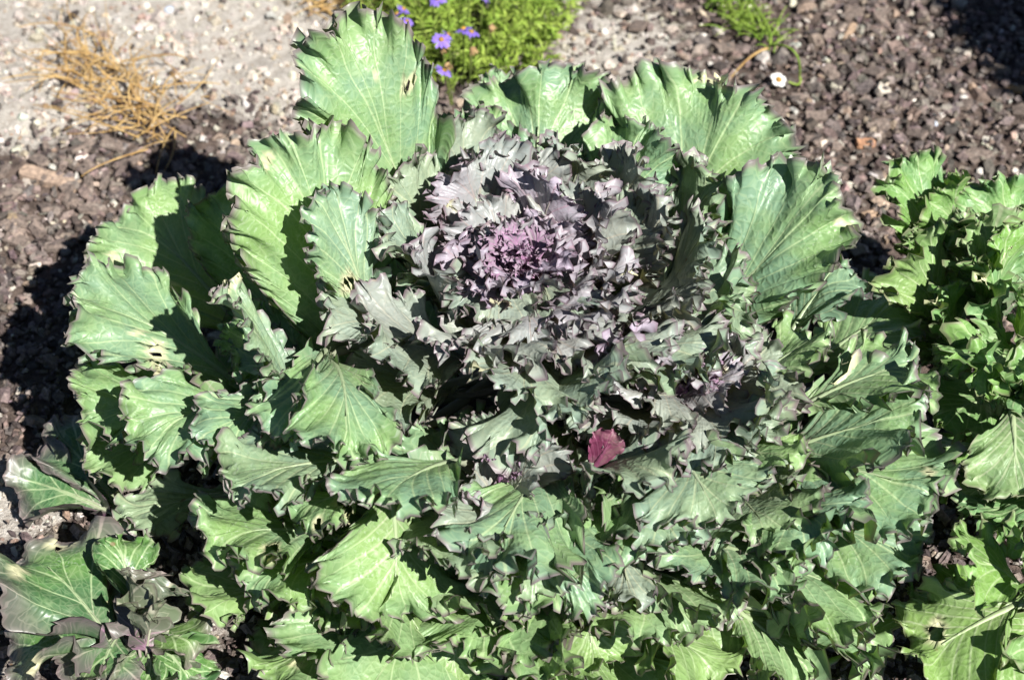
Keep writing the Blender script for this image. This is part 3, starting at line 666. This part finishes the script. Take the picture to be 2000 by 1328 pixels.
# ------------------------------------------------------------------ the neighbouring kales
def kale_plant(label, px, py, h, group=None):
    p = at(px, py, 0.0); k = empty('ornamental_kale', label, 'kale', (p[0], p[1], 0), group)
    stalk(k, [(p[0], p[1], -0.02), (p[0] + .004, p[1], h * .5), (p[0], p[1] + .004, h)], 0.014, 0.006)
    return k
def leaves(k, mat, rows):
    c = np.array(k.location)
    for (tx, ty, tz, bx, by, bz, w, kw) in rows:
        hero(tx, ty, tz, bx, by, bz, w, hs=(c[0], c[1], max(0.015, bz * 0.6)), mat=mat, plant=k, **kw)
kr = kale_plant('bushy bright green kale with ragged leaves crowding the large kale from the right', 2040, 880, .12)
leaves(kr, M_LEAF_R, [
    (1790, 452, .19, 1830, 700, .10, 9.5, dict(ruf=1.2, frill=1.2, lam=.034, age=.5, purple=.12, cup=-3, bow=.12)),
    (1760, 312, .20, 1870, 600, .08, 7.5, dict(cup=6, lam=.04)),
    (1850, 350, .19, 1900, 600, .09, 7.0, dict(ruf=1.2, lam=.035, age=.3, cup=3)),
    (1965, 345, .19, 1990, 620, .09, 9.0, dict(ruf=1.1, lam=.035, cup=-2)),
    (1890, 420, .20, 1950, 640, .11, 7.0, dict(ruf=1.3, lam=.032, purple=.15)),
    (1985, 440, .21, 1900, 640, .12, 7.5, dict(cup=5, lam=.04)),
    (2050, 400, .19, 2040, 640, .10, 9.0, dict(lam=.035)),
    (1925, 505, .20, 1960, 720, .12, 9.0, dict(cup=1, lam=.04, holes=2, ruf=.8)),
    (1850, 570, .17, 1855, 745, .11, 8.5, dict(cup=4, lam=.04, holes=1, ruf=.8, age=.2)),
    (2000, 560, .20, 1960, 780, .13, 9.0, dict(lam=.038, holes=1, age=.2)),
    (1880, 740, .18, 2010, 700, .15, 7.5, dict(ruf=1.2, lam=.034, cup=-3, bow=.2, age=.3)),
    (1740, 600, .12, 1900, 760, .07, 8.0, dict(lam=.04, age=.3)),
    (1830, 820, .12, 1960, 790, .10, 8.0, dict(lam=.04, age=.3, bow=.2, cup=-2)),
    (1905, 690, .19, 2020, 800, .15, 6.5, dict(lam=.032, ruf=1.2)),
    (1985, 960, .15, 1975, 790, .17, 7.0, dict(lam=.04, cup=-5, bow=.2, purple=.15, roll=30)),
    (1925, 770, .17, 2040, 780, .16, 6.0, dict(lam=.036, cup=4)),
    (1840, 975, .06, 2020, 930, .06, 6.0, dict(lam=.036, age=.2)),
    (1900, 1030, .07, 2050, 950, .07, 6.0, dict(lam=.034, ruf=1.2)),
    (1990, 1040, .08, 2060, 930, .08, 6.0, dict(lam=.034, ruf=1.2)),
    (1770, 880, .05, 1960, 880, .04, 7.0, dict(lam=.04)),
    (2090, 560, .2, 2060, 760, .13, 9.0, dict(lam=.04)),
    (2120, 700, .2, 2050, 820, .13, 9.0, dict(lam=.04)),
    (2150, 850, .16, 2050, 850, .12, 9.0, dict(lam=.04)),
    (2120, 980, .12, 2050, 900, .11, 9.0, dict(lam=.04)),
])
kl = kale_plant('low yellowish green kale with veined leaves next to the dark gap', 2090, 1260, .08)
leaves(kl, M_LEAF_R, [
    (1875, 1085, .14, 2010, 1170, .10, 8.0, dict(lam=.04, age=.4, bow=.2, cup=-2)),
    (1990, 1070, .15, 2050, 1190, .10, 7.0, dict(lam=.036, age=.2, bow=.2)),
    (1790, 1290, .07, 1990, 1180, .09, 10.0, dict(lam=.05, age=.7, purple=.1, ruf=.6, holes=1, cup=3)),
    (1930, 1330, .06, 2040, 1210, .08, 8.0, dict(lam=.045, age=.6)),
    (1770, 1180, .04, 1990, 1200, .05, 6.0, dict(lam=.04, age=.3)),
    (2060, 1330, .06, 2080, 1210, .08, 8.0, dict(lam=.045, age=.4)),
    (2180, 1150, .10, 2090, 1230, .08, 8.0, dict(lam=.045, age=.4)),
    (1850, 1150, .06, 2010, 1190, .07, 6.0, dict(lam=.04, age=.5)),
])
kg = kale_plant('small glossy dark green kale with purple tinged wavy leaves on the bare mulch', 270, 1215, .05)
G = dict(ruf=.75, frill=.35, tooth=.3, tint_edge=.75, N=6, pet=.002)
leaves(kg, M_LEAF_G, [
    (40, 1060, .08, 240, 1290, .045, 11.5, dict(lam=.06, cup=1, holes=2, bow=.12, **G)),
    (20, 1310, .05, 240, 1265, .045, 9.0, dict(lam=.055, bow=.2, holes=1, **G)),
    (190, 1340, .05, 235, 1235, .05, 6.5, dict(lam=.05, bow=.2, **G)),
    (225, 1035, .09, 260, 1190, .05, 5.0, dict(lam=.04, bow=.15, cup=4, ruf=1.0, frill=.8, tooth=.3)),
    (275, 1110, .10, 270, 1265, .06, 5.5, dict(lam=.04, cup=-5, ruf=1.3, frill=.9, tooth=.3, purple=.6, pet=.0015)),
    (320, 1150, .10, 285, 1270, .06, 4.5, dict(lam=.036, cup=-5, ruf=1.3, frill=.9, tooth=.3, purple=.55, pet=.0015)),
    (385, 1260, .06, 280, 1230, .045, 5.5, dict(lam=.05, age=.6, **G)),
    (42, 935, .035, 215, 1000, .03, 6.0, dict(lam=.055, bow=.15, **G)),
    (95, 830, .05, 250, 1010, .03, 6.0, dict(lam=.055, bow=.15, **G)),
    (310, 1345, .05, 280, 1250, .05, 5.5, dict(lam=.04, bow=.2, ruf=1.1, tint_edge=.5)),
    (380, 1345, .04, 300, 1250, .05, 5.5, dict(lam=.04, bow=.2, ruf=1.1)),
    (100, 1400, .03, 240, 1290, .04, 8.0, dict(lam=.05, bow=.2, **G)),
])

# ------------------------------------------------------------------ flowering plant, weeds, straw
def plain(name, c1, c2, rough, scale=40, spec=0.3, trans=0.0):
    m = NT(name); geo = m.n('ShaderNodeNewGeometry').outputs['Position']
    n = m.noise(geo, scale, 3); c = m.mix(m.ramp(n, 0.32, 0.68), c1, c2)
    return m.bsdf(c, rough, spec, None, trans, c if trans else None)
M_FEATH = plain('feathery_green', (0.20, 0.32, 0.04), (0.34, 0.44, 0.08), 0.6, 60, trans=0.25)
M_STEMG = plain('green_stem', (0.14, 0.20, 0.04), (0.22, 0.26, 0.07), 0.6)
M_PETAL = plain('purple_petal', (0.20, 0.13, 0.55), (0.30, 0.20, 0.66), 0.6, 200, trans=0.25)
M_DISC = plain('flower_disc', (0.45, 0.25, 0.03), (0.22, 0.12, 0.04), 0.9, 400)
M_SPENT = plain('withered_flower', (0.22, 0.13, 0.06), (0.36, 0.25, 0.12), 0.9, 300)
M_STRAW = plain('dry_straw', (0.27, 0.155, 0.05), (0.48, 0.33, 0.14), 0.75, 70)
M_WHITE = plain('white_petal', (0.72, 0.71, 0.66), (0.80, 0.79, 0.75), 0.6, 200, trans=0.2)
M_GRASS = plain('grass_blade', (0.15, 0.26, 0.03), (0.26, 0.36, 0.06), 0.55, 50, trans=0.25)

def flower_mesh(n, r, rng, wid, droop):
    V, F = [], []
    for k in range(n):
        a = 2 * math.pi * k / n + rng.uniform(-.12, .12); l = r * rng.uniform(.85, 1.1); z = rng.uniform(-.12, .12) * r
        d = np.array((math.cos(a), math.sin(a), 0)); t = np.array((-d[1], d[0], 0)); o = len(V)
        for u, w in ((.15, .35), (.5, .9), (.82, 1.0), (1.0, .35)):
            c = d * l * u + np.array((0, 0, z * u - droop * r * u * u + .10 * r * u))
            V += [c - t * wid * r * w, c + np.array((0, 0, -.05 * r)), c + t * wid * r * w]
        for j in range(3):
            for i in range(2): F.append((o + j * 3 + i, o + j * 3 + i + 1, o + j * 3 + i + 4, o + j * 3 + i + 3))
    return mesh_np('petals', V, [np.array(F)])
def disc_mesh(r, h):
    V = [(0, 0, h)]; F3, F4 = [], []
    for j, (rr, zz) in enumerate(((.55, .85), (1, .2), (.7, -.5))):
        for i in range(10):
            a = 2 * math.pi * i / 10; V.append((math.cos(a) * r * rr, math.sin(a) * r * rr, h * zz))
    for i in range(10):
        F3.append((0, 1 + i, 1 + (i + 1) % 10))
        for j in range(2): F4.append((1 + j * 10 + i, 11 + j * 10 + i, 11 + j * 10 + (i + 1) % 10, 1 + j * 10 + (i + 1) % 10))
    return mesh_np('disc', V, [np.array(F3), np.array(F4)])
def curve(a, b, lift, n=9, side=None):
    t = np.linspace(0, 1, n)[:, None]; c = (np.asarray(a) + np.asarray(b)) / 2 + np.array((0, 0, lift))
    if side is not None: c = c + np.asarray(side)
    return (1 - t) ** 2 * np.asarray(a) + 2 * t * (1 - t) * c + t ** 2 * np.asarray(b)

def daisy_plant():
    rng = np.random.RandomState(55); c = at(900, 90, 0.0)
    k = empty('flowering_plant', 'low feathery bright green plant with small purple daisies behind the kale', 'plant', (c[0], c[1], 0))
    SV, SF, LV, LF = [], [], [], []; so = lo = 0; tops = []
    for i in range(330):
        a = rng.uniform(0, 2 * math.pi); rr = math.sqrt(rng.rand())
        top = np.array((rr * .125 * math.cos(a), rr * .13 * math.sin(a) + .012, (0.085 - .055 * rr * rr) * rng.uniform(.55, 1.15) + .012))
        bot = np.array((top[0] * .55 + rng.normal(0, .008), top[1] * .55 + rng.normal(0, .008), -.006))
        P = curve(bot, top, .01, 8, rng.normal(0, .006, 3)); V, F = tube(P, np.linspace(.0009, .0005, 8), 4)
        SV.append(V); SF.append(F + so); so += len(V); tops.append(top)
        for j in range(22):
            u = rng.uniform(.30, 1.0); p = P[min(7, int(u * 7))] + (P[min(7, int(u * 7) + 1)] - P[min(7, int(u * 7))]) * ((u * 7) % 1)
            d = unit(rng.normal(0, 1, 3) + np.array((0, 0, .7))); l = rng.uniform(.007, .016); w = rng.uniform(.0006, .0012)
            t = unit(np.cross(d, rng.normal(0, 1, 3))) * w
            LV += [p - t * .5, p + t * .5, p + d * l * .6 + t, p + d * l * .6 - t, p + d * l + np.array((0, 0, -.001))]
            LF.append((lo, lo + 1, lo + 2, lo + 3, lo + 4)); lo += 5
    link('stems', mesh_np('stems', np.concatenate(SV), [np.concatenate(SF)]), M_STEMG, k, 'stuff')
    L5 = np.array(LF)
    link('foliage', mesh_np('foliage', LV, [L5[:, :4], np.stack([L5[:, 3], L5[:, 2], L5[:, 4]], 1)], smooth=False), M_FEATH, k, 'stuff')
    loc = np.array(k.location)
    fl = [(775, 28, .11, 0), (795, 42, .115, 0), (788, 18, .105, 0), (862, 78, .11, 0), (875, 68, .105, 0), (863, 92, .10, 1), (905, 57, .10, 0), (921, 63, .10, 0),
          (855, -2, .09, 0), (945, -4, .09, 0), (868, 138, .085, 0), (873, 128, .09, 1), (960, 55, .085, 1), (923, 97, .08, 1)]
    for (px, py, z, spent) in fl:
        p = at(px, py, z) - loc; r = rng.uniform(.0075, .0095)
        b = np.array((p[0] * .7, p[1] * .7, .01)); V, F = tube(curve(b, p, .004, 8), np.linspace(.0009, .0007, 8), 5)
        f = link('flower', mesh_np('flower', V, [F]), M_STEMG, k)
        if spent: f['label'] = 'withered brown flower head'
        tilt = (rng.normal(.35, .3), rng.normal(0, .35), rng.uniform(0, 6))
        pe = link('petals', flower_mesh(13 if not spent else 9, r if not spent else r * .6, rng, .17, .25 if not spent else .9), M_PETAL if not spent else M_SPENT, f)
        pe.location = p; pe.rotation_euler = tilt
        d = link('disc', disc_mesh(r * (.30 if not spent else .42), r * .25), M_DISC if not spent else M_SPENT, f); d.location = p; d.rotation_euler = tilt
daisy_plant()

def straw():
    rng = np.random.RandomState(66); c = at(262, 205, 0)
    k = empty('dry_grass_tuft', 'golden dry straw tuft lying withered on pale sand', 'dry grass', (c[0], c[1], 0)); loc = np.array(k.location)
    def strand(a, b, lift, r, name=None):
        a, b = np.asarray(a, float), np.asarray(b, float)
        P = curve(a, b, lift, 9, rng.normal(0, .016, 3) * np.array((1, 1, .1)))
        P[:, 2] = np.maximum(P[:, 2], ground_z(P[:, 0], P[:, 1]) + .001)
        return tube(P - loc, np.linspace(r, r * .45, 9), 4)
    VV, FF = [], []; o = 0
    for i in range(115):
        u = rng.rand(); root = at(325 - 170 * u + rng.normal(0, 34), 255 - 150 * u + rng.normal(0, 26), 0.004 + rng.rand() * .012)
        ang = math.radians(rng.normal(145, 60)); l = rng.uniform(.015, .085) * (1 if rng.rand() < .85 else 1.6)
        b = root + np.array((math.cos(ang) * l, math.sin(ang) * l, rng.uniform(-.004, .022)))
        V, F = strand(root, b, rng.uniform(0, .020), rng.uniform(.0006, .0011)); VV.append(V); FF.append(F + o); o += len(V)
    link('straw', mesh_np('straw', np.concatenate(VV), [np.concatenate(FF)]), M_STRAW, k, 'stuff')
    for (x0, y0, x1, y1) in ((330, 290, 275, 245), (275, 245, 130, 262), (275, 245, 85, 205), (180, 145, 45, 35), (90, 90, 190, 165), (300, 240, 400, 130), (370, 170, 260, 95), (200, 140, 330, 195), (120, 85, 205, 60),
                             (160, 90, 260, 130), (345, 205, 420, 120), (225, 190, 50, 132), (340, 250, 305, 340), (240, 150, 180, 175), (190, 95, 95, 15), (280, 175, 430, 165)):
        V, F = strand(at(x0, y0, .006), at(x1, y1, .010), rng.uniform(.003, .012), rng.uniform(.0007, .0012))
        link('stalk', mesh_np('stalk', V, [F]), M_STRAW, k)
straw()
def straw2():
    rng = np.random.RandomState(67); c = at(640, -10, 0)
    k = empty('dry_grass_tuft', 'brown withered stems on the sand beside the feathery flowering plant', 'dry grass', (c[0], c[1], 0)); loc = np.array(k.location)
    VV, FF = [], []; o = 0
    for i in range(90):
        a = at(rng.uniform(600, 740), rng.uniform(-60, 25), .004 + rng.rand() * .012); ang = rng.uniform(0, 6.28); l = rng.uniform(.015, .05)
        V, F = tube(curve(a, a + np.array((math.cos(ang) * l, math.sin(ang) * l, rng.uniform(-.003, .012))), .006, 7) - loc, np.linspace(.0010, .0005, 7), 4); VV.append(V); FF.append(F + o); o += len(V)
    link('stems', mesh_np('stems', np.concatenate(VV), [np.concatenate(FF)]), M_STRAW, k, 'stuff')
    V, F = tube(curve(at(605, 0, .006), at(660, 40, .006), .004, 8) - loc, np.linspace(.0026, .0016, 8), 5); link('stalk', mesh_np('stalk', V, [F]), M_STRAW, k)
straw2()

def weed():
    rng = np.random.RandomState(77); c = at(1450, 10, 0)
    k = empty('weed', 'wispy light green weed trailing over the mulch toward a white flower', 'weed', (c[0], c[1], 0)); loc = np.array(k.location)
    VV, FF = [], []; o = 0
    for i in range(150):
        u = rng.rand(); a = at(1390 + 110 * u + rng.normal(0, 18), -20 + 105 * u + rng.normal(0, 14), .004 + .02 * rng.rand())
        ang = rng.uniform(0, 6.28); l = rng.uniform(.012, .035)
        P = curve(a, a + np.array((math.cos(ang) * l, math.sin(ang) * l, rng.uniform(0, .022))), .008, 7) - loc
        V, F = tube(P, np.linspace(.0011, .0003, 7), 4); VV.append(V); FF.append(F + o); o += len(V)
    link('blades', mesh_np('blades', np.concatenate(VV), [np.concatenate(FF)]), M_GRASS, k, 'stuff')
    for pts, r, m in (([(1440, -30, .01), (1495, 45, .03), (1503, 90, .03)], .0018, M_GRASS), ([(1503, 90, .03), (1550, 100, .045), (1562, 150, .012)], .0014, M_GRASS),
                      ([(1562, 150, .012), (1560, 165, .008), (1540, 160, .012)], .0013, M_GRASS), ([(1500, 95, .028), (1462, 115, .03), (1420, 162, .006)], .0014, M_STRAW)):
        A, B, Cc = [at(*p) for p in pts]; t = np.linspace(0, 1, 10)[:, None]; ctl = 2 * B - (A + Cc) / 2
        V, F = tube((1 - t) ** 2 * A + 2 * t * (1 - t) * ctl + t * t * Cc - loc, np.linspace(r, r * .7, 10), 5); link('stalk', mesh_np('stalk', V, [F]), m, k)
    f = link('flower', flower_mesh(5, .0085, rng, .42, .1), M_WHITE, k); f['label'] = 'small white flower with a brown centre'
    p = at(1521, 156, .014); f.location = p - loc; f.rotation_euler = (.5, .1, .3)
    d = link('disc', disc_mesh(.0034, .0025), M_DISC, f)
weed()

# ------------------------------------------------------------------ tall shrub to the right, its shadow falls on the mulch
def shrub():
    rng = np.random.RandomState(88); sh = at(2120, 110, 0); hgt = 0.50
    c = sh - sun_travel * (hgt / math.tan(math.radians(SUN_EL))) 
    k = empty('shrub', 'leafy green shrub whose shadow darkens the mulch', 'shrub', (c[0], c[1], 0))
    for i in range(5):
        a = rng.uniform(0, 6.28); V, F = tube(curve((0, 0, -.01), (.07 * math.cos(a), .07 * math.sin(a), hgt), .05, 9), np.linspace(.008, .003, 9), 6)
        link('stem', mesh_np('stem', V, [F]), M_STEMG, k)
    VV, F = [], []; o = 0
    for i in range(1500):
        p = unit(rng.normal(0, 1, 3)) * rng.rand() ** .4 * np.array((.105, .12, .15)) + np.array((0, 0, hgt))
        d = unit(rng.normal(0, 1, 3)); t = unit(np.cross(d, rng.normal(0, 1, 3))); l = rng.uniform(.025, .045); w = l * .28
        VV += [p, p + d * l * .5 + t * w, p + d * l, p + d * l * .5 - t * w]; F.append((o, o + 1, o + 2, o + 3)); o += 4
    link('crown', mesh_np('crown', VV, [np.array(F)]), M_GRASS, k, 'stuff')
shrub()
